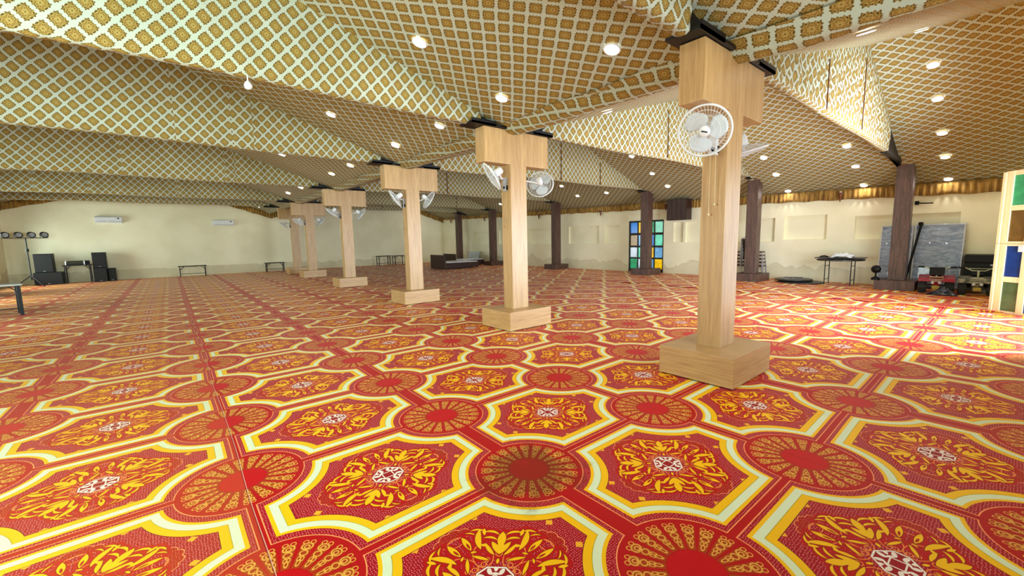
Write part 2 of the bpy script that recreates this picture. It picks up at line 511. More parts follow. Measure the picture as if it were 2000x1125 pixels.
def wall_mesh(u0, u1, z0, ztop, holes, thick, P):
    """holes: (ua,ub,za,zb,depth or None); P(u,z,d) maps wall coords + depth to world"""
    bm = NB()
    us = sorted(set([u0, u1] + [h[0] for h in holes] + [h[1] for h in holes]))
    zs = sorted(set([z0, ztop] + [h[2] for h in holes] + [h[3] for h in holes]))
    def dep(i, j):
        if i < 0 or j < 0 or i >= len(us)-1 or j >= len(zs)-1: return 'out'
        uc, zc = (us[i]+us[i+1])/2, (zs[j]+zs[j+1])/2
        for h in holes:
            if h[0] < uc < h[1] and h[2] < zc < h[3]: return h[4]
        return 0
    def q(pts): bm.faces.new([bm.verts.new(P(*p)) for p in pts])
    for i in range(len(us)-1):
        for j in range(len(zs)-1):
            d = dep(i, j); a, b, c, e = us[i], us[i+1], zs[j], zs[j+1]
            if d is not None: q([(a, c, d), (b, c, d), (b, e, d), (a, e, d)])
            dd = thick if d is None else d
            for (ii, jj, p1, p2) in ((i+1, j, (b, c), (b, e)), (i, j+1, (a, e), (b, e))):
                o = dep(ii, jj)
                if o == 'out': continue
                oo = thick if o is None else o
                if oo != dd: q([(p1[0], p1[1], dd), (p2[0], p2[1], dd), (p2[0], p2[1], oo), (p1[0], p1[1], oo)])
    # back of the wall
    bmesh.ops.remove_doubles(bm, verts=bm.verts, dist=.0005)
    return bm
NICHES = [(1.68, 2.84, 1.30, 2.05), (-1.09, 1.01, 1.29, 1.96), (3.09, 6.18, 1.24, 2.02), (6.27, 6.68, 1.25, 2.03), (9.24, 10.06, 1.22, 2.03),
          (10.39, 12.29, 1.22, 2.06), (13.2, 15.42, 1.23, 2.04), (15.9, 18.0, 1.23, 2.04), (18.83, 20.62, 1.24, 2.0), (21.3, 23.2, 1.25, 2.03)]
holes = [(a, b, c, d, .11) for a, b, c, d in NICHES] + [(7.1, 8.77, 0.0, 2.18, .14), (7.0, 8.87, 2.18, 2.42, .06)]
bm = wall_mesh(FRONT, YF, 0, 3.3, holes, .25, lambda u, z, d: (XR+d, u, z))
struct(obj('wall_right', bm, M['wall']))
bm = wall_mesh(XL, XR, 0, 5.2, [], .25, lambda u, z, d: (u, YF+d, z))
struct(obj('wall_far', bm, M['wallclean']))
WIN_L = [(1.6, 4.4), (8.6, 11.4), (15.1, 17.9), (20.8, 23.6)]
bm = wall_mesh(FRONT, YF, 0, 3.6, [(a, b, .3, 2.2, None) for a, b in WIN_L], .25, lambda u, z, d: (XL-d, u, z))
struct(obj('wall_left', bm, M['wall']))
bm = wall_mesh(XL, XR, 0, 5.2, [(2.1, 6.9, 0, 2.65, None), (-9.4, -5.4, .5, 2.7, None), (-3.3, .1, .5, 2.7, None)], .25, lambda u, z, d: (u, FRONT-d, z))
struct(obj('wall_front', bm, M['wallclean']))
# slightly thicker plaster band at the foot of the far wall
bm = NB(); box(bm, XL, 7.6, YF-.03, YF, 0, .47); struct(obj('baseboard_far', bm, M['wall']))
# windows of the left wall: frames and panes
frm = plain('teal_painted_frame', (30, 70, 70)); pane = glass_pane('pale_window_glass', (150, 225, 225), .9)
for n, (a, b) in enumerate(WIN_L):
    root = struct(bpy.data.objects.new('window_%d' % (n+1), None)); C.objects.link(root); root.location = (XL-.08, (a+b)/2, .3)
    h = (b-a)/2; bm = NB()
    for y in (-h+.03, -.0, h-.03): box(bm, -.03, .03, y-.03, y+.03, 0, 1.9)
    for z in (.03, 1.2, 1.87): box(bm, -.028, .028, -h, h, z-.03, z+.03)
    obj('window_frame', bm, frm, root)
    bm = NB(); box(bm, -.006, .006, -h+.03, h-.03, .03, 1.87); obj('pane', bm, pane, root)

# ceiling: fabric stretched under the folded roof
bm = NB()
def wav(x, y, k=1): return .006*k*(math.sin(x*2.3+y*1.7)+math.sin(y*3.1-x*1.1+1.3))
def slope(xa, xb, ya, yb, uvshift):
    nu, nv = 24, 14
    for i in range(1): pass
    def P(i, j):
        x = xa+(xb-xa)*i/nu; y = ya+(yb-ya)*j/nv
        return (x, y, roof(x, y)+wav(x, y)*(0 < i < nu)*(0 < j < nv))
    def U(i, j):
        x = (xb-xa)*i/nu; y = (yb-ya)*j/nv
        return (x*1.05+uvshift, y+uvshift*.37)
    grid_uv(bm, P, U, nu, nv)
TY = [0.0, 3.49, 7.44, 12.6, 17.99, 21.12]
bays = [FRONT] + TY + [YF]
for k in range(len(bays)-1):
    for n, (xa, xb) in enumerate(((XL, HIP), (HIP, -.14), (.14, RID), (RID, XR))):
        slope(xa, xb, bays[k], bays[k+1], k*.37+n*.21)
ceil = struct(obj('ceiling', bm, M['fab2'])); 
# valley gutter wrap above the pillar row
bm = NB()
uvl = bm.loops.layers.uv.verify()
prof = [(-.30, 3.325), (-.20, 3.30), (-.115, 3.215), (0, 3.20), (.115, 3.215), (.2, 3.29), (.30, 3.325)]
arc = [0, .1, .22, .33, .44, .56, .66]
ny = 120
def gz(y):
    return -.035*math.exp(-((y+1.9)/1.6)**2)*0 + (-.03 if y < 0 else 0)*min(1, -y/1.5 if y < 0 else 0)
rows = []
for j in range(ny+1):
    y = FRONT + (YF-FRONT)*j/ny
    rows.append([bm.verts.new((p[0]+.012*math.sin(y*5+i), y, p[1]+.01*math.sin(y*3.7+i*1.9)+gz(y))) for i, p in enumerate(prof)])
for j in range(ny):
    for i in range(6):
        f = bm.faces.new((rows[j][i], rows[j][i+1], rows[j+1][i+1], rows[j+1][i])); f.smooth = True
        for l, (a, b) in zip(f.loops, ((j, i), (j, i+1), (j+1, i+1), (j+1, i))): l[uvl].uv = (arc[b], (YF-FRONT)*a/ny)
struct(obj('trim_2', bm, M['fab3']))

# ------------------------------------------------------------------ draped trusses
def truss(k, Y):
    ordn = ['first', 'second', 'third', 'fourth', 'fifth', 'sixth'][k]
    t = thing('roof_truss', 'fabric-draped roof truss resting on the %s wooden pillar from the front' % ordn, 'roof truss', (0, Y, 3.27), 0, 'draped trusses across the hall')
    rnd = random.Random(k+3)
    spans = [(-9.75, -.62 if k else -.85), (.72, 8.0 if k == 0 else 9.95)]
    for si, (xa, xb) in enumerate(spans):
        bm = NB(); nu, nt = 110, 7
        seams = [rnd.uniform(xa+1, xb-1) for _ in range(3)] if si == 0 else [[3.15, 5.34, 7.0], [4.8, 6.6], [5.3, 7.26], [4.2, 7], [5, 8], [5]][k]
        crease = [rnd.uniform(-1, 1) for _ in range(40)]
        def low(x): return .02 + .015*math.sin(x*1.3+k) + .03*math.sin(PI*(x-xa)/(xb-xa))
        def wr(x, h):
            a = .008*math.sin(x*19+k) + .01*math.sin(x*7.3+h*6)
            for s in seams: a += .03*math.exp(-((x-s)/.09)**2)*(1-h*.6)*math.sin((x-s)*60)
            if k < 2 and si == 1: a += .012*math.sin(x*42+h*3)
            return a
        sec = [(-.07, None), (-.07, 0), (.07, 0), (.07, None)]
        def P(i, j):
            x = xa+(xb-xa)*i/nu; top = roof(x, Y)-3.27+.01; lo = min(low(x), top-.02)
            if j <= nt: h = 1-j/nt; return (x, -.07 + wr(x, h)*(.3+.7*math.sin(PI*h)), lo+(top-lo)*h)
            if j == nt+1: return (x, 0, lo-.012+.01*math.sin(x*30))
            h = (j-nt-2)/3; return (x, .07, lo+(top-lo)*h)
        def U(i, j, fi):
            x = xa+(xb-xa)*i/nu; top = roof(x, Y)-3.27; lo = low(x)
            if j <= nt: v = (lo+(top-lo)*(1-j/nt))
            elif j == nt+1: v = lo-.1
            else: v = lo-.2-(top-lo)*(j-nt-2)/3
            sh = .3*sum(1 for s in seams if xa+(xb-xa)*(fi+.5)/nu > s)
            return (x+sh+k*.31, v+sh*.7)
        grid_uv(bm, P, U, nu, nt+5, True)
        d = obj('drape', bm, M['fab'], t, True)
        for s in (seams[:2] if si else []):   # open joints between the cloth widths
            lo = low(s); top = roof(s, Y)-3.27
            if top-lo > .3:
                bm = NB(); prism(bm, [(s-.012, lo+.02), (s+.012, lo+.02), (s+.006, lo+(top-lo)*.85), (s-.004, lo+(top-lo)*.85)], -.098, -.085, 'Y'); obj('cloth_joint', bm, M['copper'], t)
    # exposed steel at the ends over the pillars
    bm = NB(); box(bm, -.86, .86, -.17, .17, .0, .03); box(bm, -.86, -.4, -.17, -.155, 0, .07); box(bm, .4, .86, -.17, -.155, 0, .07)
    prism(bm, [(-.84, .03), (-.4, .03), (-.4, .1), (-.84, .2)], -.05, .05, 'Y'); prism(bm, [(.84, .03), (.4, .03), (.4, .1), (.84, .18)], -.05, .05, 'Y')
    obj('steel_seat', bm, M['black'], t)
    bm = NB()
    beam(bm, ((7.9 if k == 0 else 9.7), 0, .03), (10.2, 0, -.02), .12, .1)
    if k == 0:
        prism(bm, [(7.95, .03), (7.95, roof(7.95, 0)-3.29), (10.1, roof(10.1, 0)-3.29), (10.1, -.02)], -.03, .03, 'Y')
    beam(bm, (10.05, 0, .02), (10.72, 0, roof(10.72, Y)-3.27-.05), .07, .07)
    box(bm, 9.88, 10.34, -.16, .16, -.04, -.005)
    obj('steel_end', bm, M['black'], t)
for k, Y in enumerate(TY): truss(k, Y)

# ------------------------------------------------------------------ pelmets
def pelmet(name, label, pts, top, bot, n, out):
    bm = NB(); rnd = random.Random(len(name)+n)
    L = sum((Vector(b)-Vector(a)).length for a, b in zip(pts, pts[1:]))
    a, b = Vector(pts[0]), Vector(pts[1]); d = (b-a).normalized(); nrm = Vector(out)
    rows = []
    for i in range(n+1):
        t = i/n; p = a + (b-a)*t; s = t*L
        ph = s*2*PI/.12 + .8*math.sin(s*1.7)
        amp = [.008, .02, .034, .03]
        tz, bz = top(p), bot(p) + .012*math.sin(s*9)
        row = []
        for j in range(4):
            h = j/3; q = p + nrm*(.05 + amp[j]*math.sin(ph+h*.4)*(1+.3*math.sin(s*3.3)))
            row.append(bm.verts.new((q.x, q.y, tz + (bz-tz)*h)))
        rows.append(row)
    for A, B in zip(rows, rows[1:]):
        for j in range(3): bm.faces.new((A[j], A[j+1], B[j+1], B[j])).smooth = True
    o = obj(name, bm, M['pel'])
    md = o.modifiers.new('solid', 'SOLIDIFY'); md.thickness = .004
    return tag(o, label, 'pelmet')
pelmet('pelmet', 'gathered gold satin pelmet along the top of the wall with the niches', [(XR, FRONT, 0), (XR, YF, 0)], lambda p: eave(p.y)-.004, lambda p: 2.385+.0225*(p.y+1.8), 1500, (-1, 0, 0))
pelmet('pelmet', 'gold pelmet on the far wall left of the pillar row, under the sloping ceiling', [(XL, YF, 0), (0, YF, 0)], lambda p: roof(p.x, YF)+.0, lambda p: min(roof(p.x, YF)-.3, 3.12+.25*min(abs(p.x), abs(p.x-XL))), 520, (0, -1, 0))
pelmet('pelmet', 'gold pelmet on the far wall behind the bed frames', [(0, YF, 0), (XR, YF, 0)], lambda p: roof(p.x, YF)+.0, lambda p: roof(p.x, YF)-.32, 560, (0, -1, 0))
pelmet('pelmet', 'gold pelmet on the side wall behind the spotlight stand', [(XL, FRONT, 0), (XL, YF, 0)], lambda p: roof(XL, p.y)+.02, lambda p: 3.1, 900, (1, 0, 0))

# ------------------------------------------------------------------ pillars
XO = [0, .0825, .1087, .2081, .36, .42]
ORD = ['first', 'second', 'third', 'fourth', 'fifth', 'sixth']
def make_pillar():
    t = thing('wooden_pillar', '', 'pillar')
    bm = NB(); box(bm, -.4655, .4655, -.3915, .3915, .012, .314, .004); obj('plinth', bm, M['woodH'], t)
    bm = NB(); box(bm, -.44, .44, -.37, .37, 0, .014); obj('shadow_gap', bm, M['blackp'], t)
    bm = NB(); box(bm, -.1735, .1735, -.1231, .1231, .314, 2.735, .003); obj('post', bm, M['woodZ'], t)
    bm = NB(); box(bm, -.6885, .6885, -.1207, .1207, 2.7243, 3.264, .004); obj('capital', bm, M['woodZ'], t)
    return t
desc = ['nearest and largest T-shaped oak pillar, its right side lit blue-white by daylight', 'second T-shaped oak pillar from the front, a fan on either side',
        'third T-shaped oak pillar, its plinth beside a row of red medallions', 'fourth T-shaped oak pillar, standing between the second half of the row and the far tables',
        'fifth T-shaped oak pillar, close in front of the last one', 'last and smallest T-shaped oak pillar, closest to the far wall']
p0 = make_pillar()
for k in range(6):
    t = p0 if k == 0 else copy_tree(p0)
    t.location = (XO[k], TY[k], 0); tag(t, desc[k], 'pillar', 'T-shaped oak pillars down the hall')
def make_dark():
    t = thing('dark_wood_column', '', 'column')
    bm = NB(); box(bm, -.45, .45, -.39, .39, .0, .24, .006); obj('plinth', bm, M['dark'], t)
    bm = NB(); box(bm, -.165, .165, -.165, .165, .24, 3.235, .01); obj('post', bm, M['dark'], t)
    return t
DX = [10.1, 10.1, 10.1, 10.2, 10.3, 10.3]; DYs = [-.12, 3.42, 7.32, 12.4, 17.7, 21.4]
dd = ['dark knotty wood column in front of the leaning wrapped mattresses', 'dark wood column with stacked chairs behind it', 'dark wood column standing in front of the coloured glass door',
      'dark wood column seen between the second pillar and the glass door', 'dark wood column right behind the second oak pillar', 'dark wood column behind the low brown bed frames']
d0 = make_dark()
for k in range(6):
    t = d0 if k == 0 else copy_tree(d0)
    t.location = (DX[k], DYs[k], 0); tag(t, dd[k], 'column', 'dark wood columns along the niche wall')

# ------------------------------------------------------------------ fans (built facing +X, head centre at the origin)
def guard(bm, R, x0, depth, nr=44, rings=4, back=False):
    # radial wires from hub to rim
    for i in range(nr):
        a = 2*PI*i/nr; pts = []
        for q in range(5):
            t = q/4; r = .045+(R-.045)*t; x = x0 + depth*(1-(t**2.4))
            aa = a + .35*t*(0 if back else 1)
            pts.append((x, r*math.cos(aa), r*math.sin(aa)))
        tube(bm, pts, .0013, 3, cap=False)
    for q in range(rings):
        t = (q+1)/rings; r = .045+(R-.045)*t
        ring(bm, (x0+depth*(1-(t**2.4)), 0, 0), r, .0016 if q < rings-1 else .005, 'X', 40, 5)
R = .235
def make_fan():
    t = thing('wall_fan', '', 'fan')
    h = bpy.data.objects.new('fan_head', None); C.objects.link(h); h.parent = t
    bm = NB(); guard(bm, R, .0, .045); obj('front_guard', bm, M['white'], h)
    bm = NB(); guard(bm, R, .0, -.06, back=True); obj('rear_guard', bm, M['white'], h)
    bm = NB(); ring(bm, (0, 0, 0), R, .011, 'X', 48, 8); obj('rim', bm, M['white'], h, True)
    bm = NB(); lathe(bm, [(.001, .055), (.04, .052), (.052, .045), (.052, .04), (.001, .038)], 24, axis='X'); obj('badge_cap', bm, M['white'], h, True)
    bm = NB(); box(bm, .0545, .056, -.028, .028, -.006, .006); 
    bb = obj('badge', bm, M['blackp'], h, rot=(math.radians(-18), 0, 0))
    for i in range(3):
        bm = NB(); n1, n2 = 8, 10; a0 = 2*PI*i/3
        V = []
        for a in range(n1+1):
            row = []
            for b in range(n2+1):
                rr = .035+(R-.065)*a/n1; wdt = .45+1.15*math.sin(PI*min(1, .15+.72*a/n1))
                an = a0 + wdt*(b/n2-.5)*1.15 + .25*a/n1
                rr2 = rr*(1-.12*(abs(b/n2-.5)*2)**3*(a/n1))
                row.append(bm.verts.new((.008-.045*(b/n2-.5), rr2*math.cos(an), rr2*math.sin(an))))
            V.append(row)
        for a in range(n1):
            for b in range(n2): bm.faces.new((V[a][b], V[a+1][b], V[a+1][b+1], V[a][b+1]))
        o = obj('blade', bm, M['blade'], h, True); md = o.modifiers.new('s', 'SOLIDIFY'); md.thickness = .003
    bm = NB(); lathe(bm, [(.001, -.2), (.035, -.198), (.052, -.185), (.06, -.1), (.06, -.07), (.03, -.05), (.012, -.03), (.012, .04), (.001, .04)], 24, axis='X'); obj('motor_housing', bm, M['white'], h, True)
    return t, h
bm_m, b_ = new_mat('smoky_blade_plastic', .3, .5); setc(b_, mixc(noise(texco(), 3), srgb(196, 206, 214), srgb(220, 228, 232))); M['blade'] = bm_m
f0, h0 = make_fan()
def fan(k, side, head, axis, label, cords=True, first=False):
    """side -1: bracket on the -X face, +1 on +X; head: centre relative to the pillar; axis: facing direction"""
    t = f0 if first else copy_tree(f0)
    h = [c for c in t.children if c.name.startswith('fan_head')][0]
    bx = XO[k] + side*.1735
    t.location = (bx, TY[k], 2.42); tag(t, label, 'fan', 'white wall fans on the oak pillars')
    hp = Vector((XO[k]+head[0]-bx, head[1], head[2]-2.42)); ax = Vector(axis).normalized()
    h.location = hp; h.rotation_euler = ax.to_track_quat('X', 'Z').to_euler()
    bm = NB(); box(bm, 0 if side > 0 else -.045, .045 if side > 0 else 0, -.04, .04, -.12, .1, .012); obj('bracket', bm, M['white'], t, True)
    bm = NB(); lathe(bm, [(.001, 0), (.022, 0), (.022, .004), (.001, .004)], 16, (side*.045 - (.004 if side < 0 else 0), 0, -.06), 'X'); 
    box(bm, min(0, side*.03)+.0, max(0, side*.03), -.043, -.038, -.1, -.03); obj('control_badge', bm, M['blackp'], t)
    e = hp - ax*.15
    bm = NB(); tube(bm, [(side*.03, 0, .06), (side*.07, 0, .09), (side*.1, 0, .08), tuple(e-Vector((0, 0, .045))), tuple(e)], .016, 8); obj('arm', bm, M['white'], t, True)
    if cords:
        for q, (dy, ln) in enumerate(((-.03, .5), (.02, .6))):
            bm = NB(); tube(bm, [(side*.04, dy, -.1), (side*.043, dy*1.2, -.1-ln*.5), (side*.04, dy*1.1, -.1-ln)], .0022, 5); c = obj('pull_cord', bm, M['cord'], t)
            bm = NB(); lathe(bm, [(.001, -.028), (.009, -.02), (.011, -.008), (.006, .002), (.001, .004)], 10, (side*.04, dy*1.1, -.1-ln)); obj('bead', bm, M['cord'], c, True)
fan(0, -1, (-.46, -.03, 2.5), (-.86, -.36, -.36), 'white fan on the nearest pillar facing the viewer, black badge across its hub', first=True)
fan(0, 1, (.58, .02, 2.43), (.25, -.12, -.96), 'white fan on the nearest pillar tilted flat towards the floor, half hidden by the post')
fan(1, -1, (-.56, -.12, 2.5), (-.72, .42, -.55), 'white fan on the left side of the second pillar, seen edge-on')
fan(1, 1, (.56, -.05, 2.46), (.72, .6, -.32), 'white fan on the right side of the second pillar, seen from behind')
fan(2, -1, (-.46, -.12, 2.5), (-.7, .4, -.55), 'white fan on the left side of the third pillar')
fan(2, 1, (.46, -.05, 2.52), (.85, -.1, -.5), 'white fan on the right side of the third pillar')
fan(3, -1, (-.46, -.05, 2.5), (-.55, .3, -.75), 'white fan on the left side of the fourth pillar', False)
fan(3, 1, (.5, -.05, 2.48), (.8, .0, -.6), 'white fan on the right side of the fourth pillar', False)
fan(4, -1, (-.46, -.05, 2.44), (-.5, -.2, -.8), 'white fan on the left side of the fifth pillar', False)
fan(4, 1, (.48, -.05, 2.48), (.8, .1, -.6), 'white fan on the right side of the fifth pillar', False)
fan(5, -1, (-.5, -.05, 2.44), (-.6, .2, -.75), 'white fan on the left side of the last pillar', False)

# ------------------------------------------------------------------ downlights
def make_led():
    t = thing('downlight', '', 'ceiling light')
    bm = NB(); lathe(bm, [(.001, -.004), (.078, -.004), (.078, -.012), (.001, -.0125)], 24); obj('lens', bm, M['led'], t)
    bm = NB(); lathe(bm, [(.078, .004), (.094, .004), (.094, -.004), (.088, -.011), (.078, -.011)], 24); obj('trim_ring', bm, M['white'], t, True)
    l = bpy.data.lights.new('led_lamp', 'AREA'); l.shape = 'DISK'; l.size = .13; l.energy = 8; l.color = (1, .95, .86)
    lo = bpy.data.objects.new('led_lamp', l); C.objects.link(lo); lo.parent = t; lo.location = (0, 0, -.02)
    return t
l0 = make_led(); used = [False]
colname = {-.76: 'left slope, row nearest pillars', -2.0: 'left slope, upper row', 1.46: 'right slope, row nearest pillars', 4.9: 'right slope, row below the ridge',
           6.48: 'far slope, topmost row', 7.49: 'far slope, second row', 8.72: 'far slope, third row', 9.74: 'far slope, row before columns', 10.83: 'far slope, row beside gold pelmet'}
bayname = ['in front of the nearest pillar', 'between first and second pillar', 'between second and third pillar', 'between third and fourth pillar', 'between fourth and fifth pillar', 'between fifth and last pillar', 'beyond the last pillar']
def led(x, y, bay, wh):
    t = l0 if not used[0] else copy_tree(l0); used[0] = True
    e = .02
    n = Vector((-(roof(x+e, y)-roof(x-e, y))/(2*e), 0, 1)).normalized()
    t.location = Vector((x, y, roof(x, y)-.022)); t.rotation_euler = n.to_track_quat('Z', 'Y').to_euler()
    key = min(colname, key=lambda q: abs(q-x))
    tag(t, 'round downlight %s, %s%s' % (bayname[bay], colname[key], wh), 'ceiling light', 'round LED downlights in the fabric ceiling')
rowsy = {0: [-.82], 1: [.84, 2.72], 2: [4.45, 6.25], 3: [9.0, 10.6], 4: [14.2, 16.2], 5: [19.5], 6: [23.3]}
for b, yy in rowsy.items():
    for q, y in enumerate(yy):
        wh = '' if len(yy) == 1 else (', front one' if q == 0 else ', rear one')
        xsb = [-.76, 9.74]
        if b: xsb += [8.72]
        if b < 5: xsb += [-2.0]
        if b == 0: xsb += [1.46, 4.9, 6.48, 7.49, 8.72, 10.83]
        if b == 1: xsb += [1.6, 10.83]
        if b == 2 and q == 1: xsb += [7.49]
        for x in xsb: led(x, y, b, wh)
led(10.83, -2.0, 0, ', right one')

# ------------------------------------------------------------------ coloured glass door in the niche wall
dr = struct(bpy.data.objects.new('door_1', None)); C.objects.link(dr); dr.location = (XR+.07, 7.935, 0)
gl = dict(blue=glass_pane('glass_blue', (20, 120, 215), .9), yellow=glass_pane('glass_yellow', (255, 205, 0), 1.0), amber=glass_pane('glass_amber', (150, 105, 20), .7), sky=glass_pane('glass_sky', (110, 175, 225), .9),
          lav=glass_pane('glass_clear', (205, 222, 238), .9), aqua=glass_pane('glass_aqua', (110, 225, 190), .9), green=glass_pane('glass_green', (40, 165, 110), .85), mint=glass_pane('glass_mint', (150, 235, 205), .9))
rowsz = [(1.66, 2.1), (1.12, 1.56), (.62, 1.04), (.14, .55)]
cols = [(.42, .77), (.04, .37), (-.37, -.04), (-.77, -.42)]
tint = [['blue', 'amber', 'lav', 'green'], ['yellow', 'sky', 'aqua', 'lav'], ['green', 'blue', 'yellow', 'sky'], ['mint', 'aqua', 'sky', 'yellow']]
doorb = plain('dark_door_frame', (34, 26, 22))
for s in (0, 1):
    bm = NB(); ya, yb = ((0.005, .83) if s == 0 else (-.83, -.005)); cc = cols[s*2:s*2+2]
    edges = sorted([ya, yb] + [e for c in cc for e in c])
    for i in range(0, 6, 2): box(bm, -.03, .03, edges[i], edges[i+1], 0, 2.17)
    zz = [0, .14, .55, .62, 1.04, 1.12, 1.56, 1.66, 2.1, 2.17]
    for i in range(0, 10, 2): box(bm, -.029, .029, ya, yb, zz[i], zz[i+1])
    leaf = obj('door_leaf', bm, doorb, dr)
    for ci in range(2):
        for ri in range(4):
            bm = NB(); c = cc[ci]; z = rowsz[ri]; box(bm, -.006, .006, c[0]-.005, c[1]+.005, z[0]-.005, z[1]+.005); obj('pane', bm, gl[tint[s*2+ci][ri]], leaf)

# ------------------------------------------------------------------ open cream door leaf at the right edge
dv = Vector((-.607, -.794, 0)); 
lf = thing('open_door_leaf', 'open cream wooden door leaf with coloured glass panes at the right edge', 'door', (7.04, -1.85, .0), math.atan2(dv.y, dv.x))
g2 = dict(g=plain('green_cast_glass', (70, 176, 120), .12, .8), b=plain('brown_cast_glass', (120, 92, 40), .12, .8), bl=plain('blue_cast_glass', (26, 66, 150), .12, .8), dg=plain('dark_green_cast_glass', (82, 116, 78), .12, .8))
LW = .92; cols = [(.11, .345), (.44, .68)]
for (z0, z1, rws, nm) in ((.0, 1.235, [(.04, .56, 'dg'), (.655, 1.2, 'bl')], 'lower'), (1.245, 2.51, [(1.28, 1.82, 'b'), (1.91, 2.43, 'g')], 'upper')):
    bm = NB()
    for a, b in ((0, .11), (.345, .44), (.68, .79)): box(bm, a, b, -.02, .02, z0, z1, .003)
    zz = [z0] + [q for r_ in rws for q in r_[:2]] + [z1]
    for i in range(0, 6, 2): box(bm, .1, .7, -.018, .018, zz[i], zz[i+1])
    pn = obj('leaf_panel', bm, M['cream'], lf)
    for a, b in cols:
        for r_ in rws:
            bm = NB(); box(bm, a-.005, b+.005, -.004, .004, r_[0]-.005, r_[1]+.005)
            g = {'dg': 'bl', 'bl': 'g', 'b': 'g', 'g': 'b'}[r_[2]] if a > .4 else r_[2]
            obj('pane', bm, g2[g], pn)
bm = NB(); box(bm, -.045, .0, -.03, .03, 0, 1.235, .003); box(bm, -.045, 0, -.03, .03, 1.245, 2.5, .003); obj('edge_stile', bm, M['cream'], lf)
bm = NB(); box(bm, .29, .36, -.03, -.018, 1.1, 1.21); obj('hinge_plate', bm, M['white'], lf)

# ------------------------------------------------------------------ wall furniture of the niche wall
for i, (y, z, lb) in enumerate(((1.37, 2.67, 'small copper wall sconce under the gold pelmet, above the folded round tables'), (6.95, 2.78, 'small copper wall sconce beside the dark wall box'), (10.2, 2.73, 'small copper wall sconce left of the glass door'),
                           (14.33, 2.81, 'small copper wall sconce right of the second pillar'), (19.3, 2.9, 'small copper wall sconce between the two farthest dark columns'), (23.3, 2.95, 'small copper wall sconce nearest the far corner'))):
    t = thing('wall_sconce', lb, 'wall lamp', (10.86, y, z-.28), 0, 'copper sconces under the pelmet')
    bm = NB(); lathe(bm, [(.001, 0), (.012, .02), (.02, .08), (.045, .2), (.06, .27), (.05, .275), (.001, .26)], 14); obj('shade', bm, M['copper'], t, True)
    bm = NB(); tube(bm, [(0, 0, .1), (.06, 0, .08), (.13, 0, .14)], .01, 6); obj('arm', bm, M['copper'], t)
    bm = NB(); lathe(bm, [(.001, .262), (.03, .264), (.03, .3), (.001, .31)], 12); obj('bulb', bm, M['white'], t, True)
t = thing('wall_cabinet', 'dark brown wooden box high on the wall right of the glass door', 'cabinet', (10.72, 6.3, 2.1))
bm = NB(); box(bm, -.22, .17, -.4, .4, 0, .78, .006); obj('body', bm, M['brown'], t)
bm = NB(); [box(bm, -.235, -.22, -.38+i*.19, -.2+i*.19, .02, .76, .004) for i in range(4)]; obj('board_front', bm, M['brown'], t)
t = thing('wall_bracket', 'small black pivoting bracket on the wall above the mattresses', 'bracket', (10.98, -.27, 2.24))
bm = NB(); box(bm, -.03, .02, -.04, .04, -.05, .05, .006); obj('plate', bm, M['blackp'], t)
bm = NB(); tube(bm, [(-.03, 0, 0), (-.1, -.1, -.02), (-.12, -.32, -.03)], .015, 6); obj('arm', bm, M['blackp'], t)

# air conditioners on the far wall
for i, (x, z, lb) in enumerate(((-6.55, 2.62, 'white split air conditioner on the far wall, left one above the speakers'), (-2.23, 2.52, 'white split air conditioner on the far wall, right one above the low bench frame'))):
    t = thing('air_conditioner', lb, 'air conditioner', (x, YF, z), 0, 'air conditioners on the far wall')
    bm = NB(); prism(bm, [(-.2, .06), (-.19, .25), (-.15, .29), (0, .29), (0, 0), (-.13, 0)], -.45, .45, 'X'); obj('body', bm, M['white'], t)
    bm = NB(); beam(bm, (-.42, -.2, .05), (.42, -.2, .05), .05, .008); obj('air_flap', bm, M['grey'], t)
    bm = NB(); box(bm, .3, .36, -.205, -.196, .18, .23); obj('display', bm, M['blackp'], t)

# ------------------------------------------------------------------ sound equipment by the far wall
def speaker(name, label, x0, x1, y, z0, z1, d=.45, tilt=0, grp=None):
    t = thing(name, label, 'loudspeaker', ((x0+x1)/2, y, z0), 0, grp); w_ = x1-x0; h = z1-z0
    bm = NB(); box(bm, -w_/2, w_/2, 0, d, 0, h, .012); obj('cabinet', bm, M['blackp'], t)
    bm = NB(); box(bm, -w_/2+.02, w_/2-.02, -.012, 0, .02, h-.02, .004); obj('grille', bm, mottled('speaker_grille', srgb(7, 7, 8), srgb(15, 15, 16), 200, .6), t)
    bm = NB(); box(bm, -.04, .04, -.016, -.011, .05, .065); obj('badge', bm, M['grey'], t)
    return t
speaker('loudspeaker', 'tall black loudspeaker standing on the bass box beside the spotlight stand', -8.9, -8.36, 23.75, .52, 1.3)
speaker('bass_speaker', 'wide black bass box on the carpet under the tall loudspeaker at the left', -8.95, -8.12, 23.65, 0, .52, .55)
speaker('loudspeaker', 'black loudspeaker on top of the right-hand bass box by the mixer table', -7.2, -6.76, 23.85, .62, 1.3)
speaker('bass_speaker', 'black bass box under the right-hand loudspeaker', -7.2, -6.76, 23.75, 0, .62, .5)
speaker('bass_speaker', 'low black speaker box at the far right of the sound equipment', -6.74, -6.5, 23.85, 0, .58, .4)
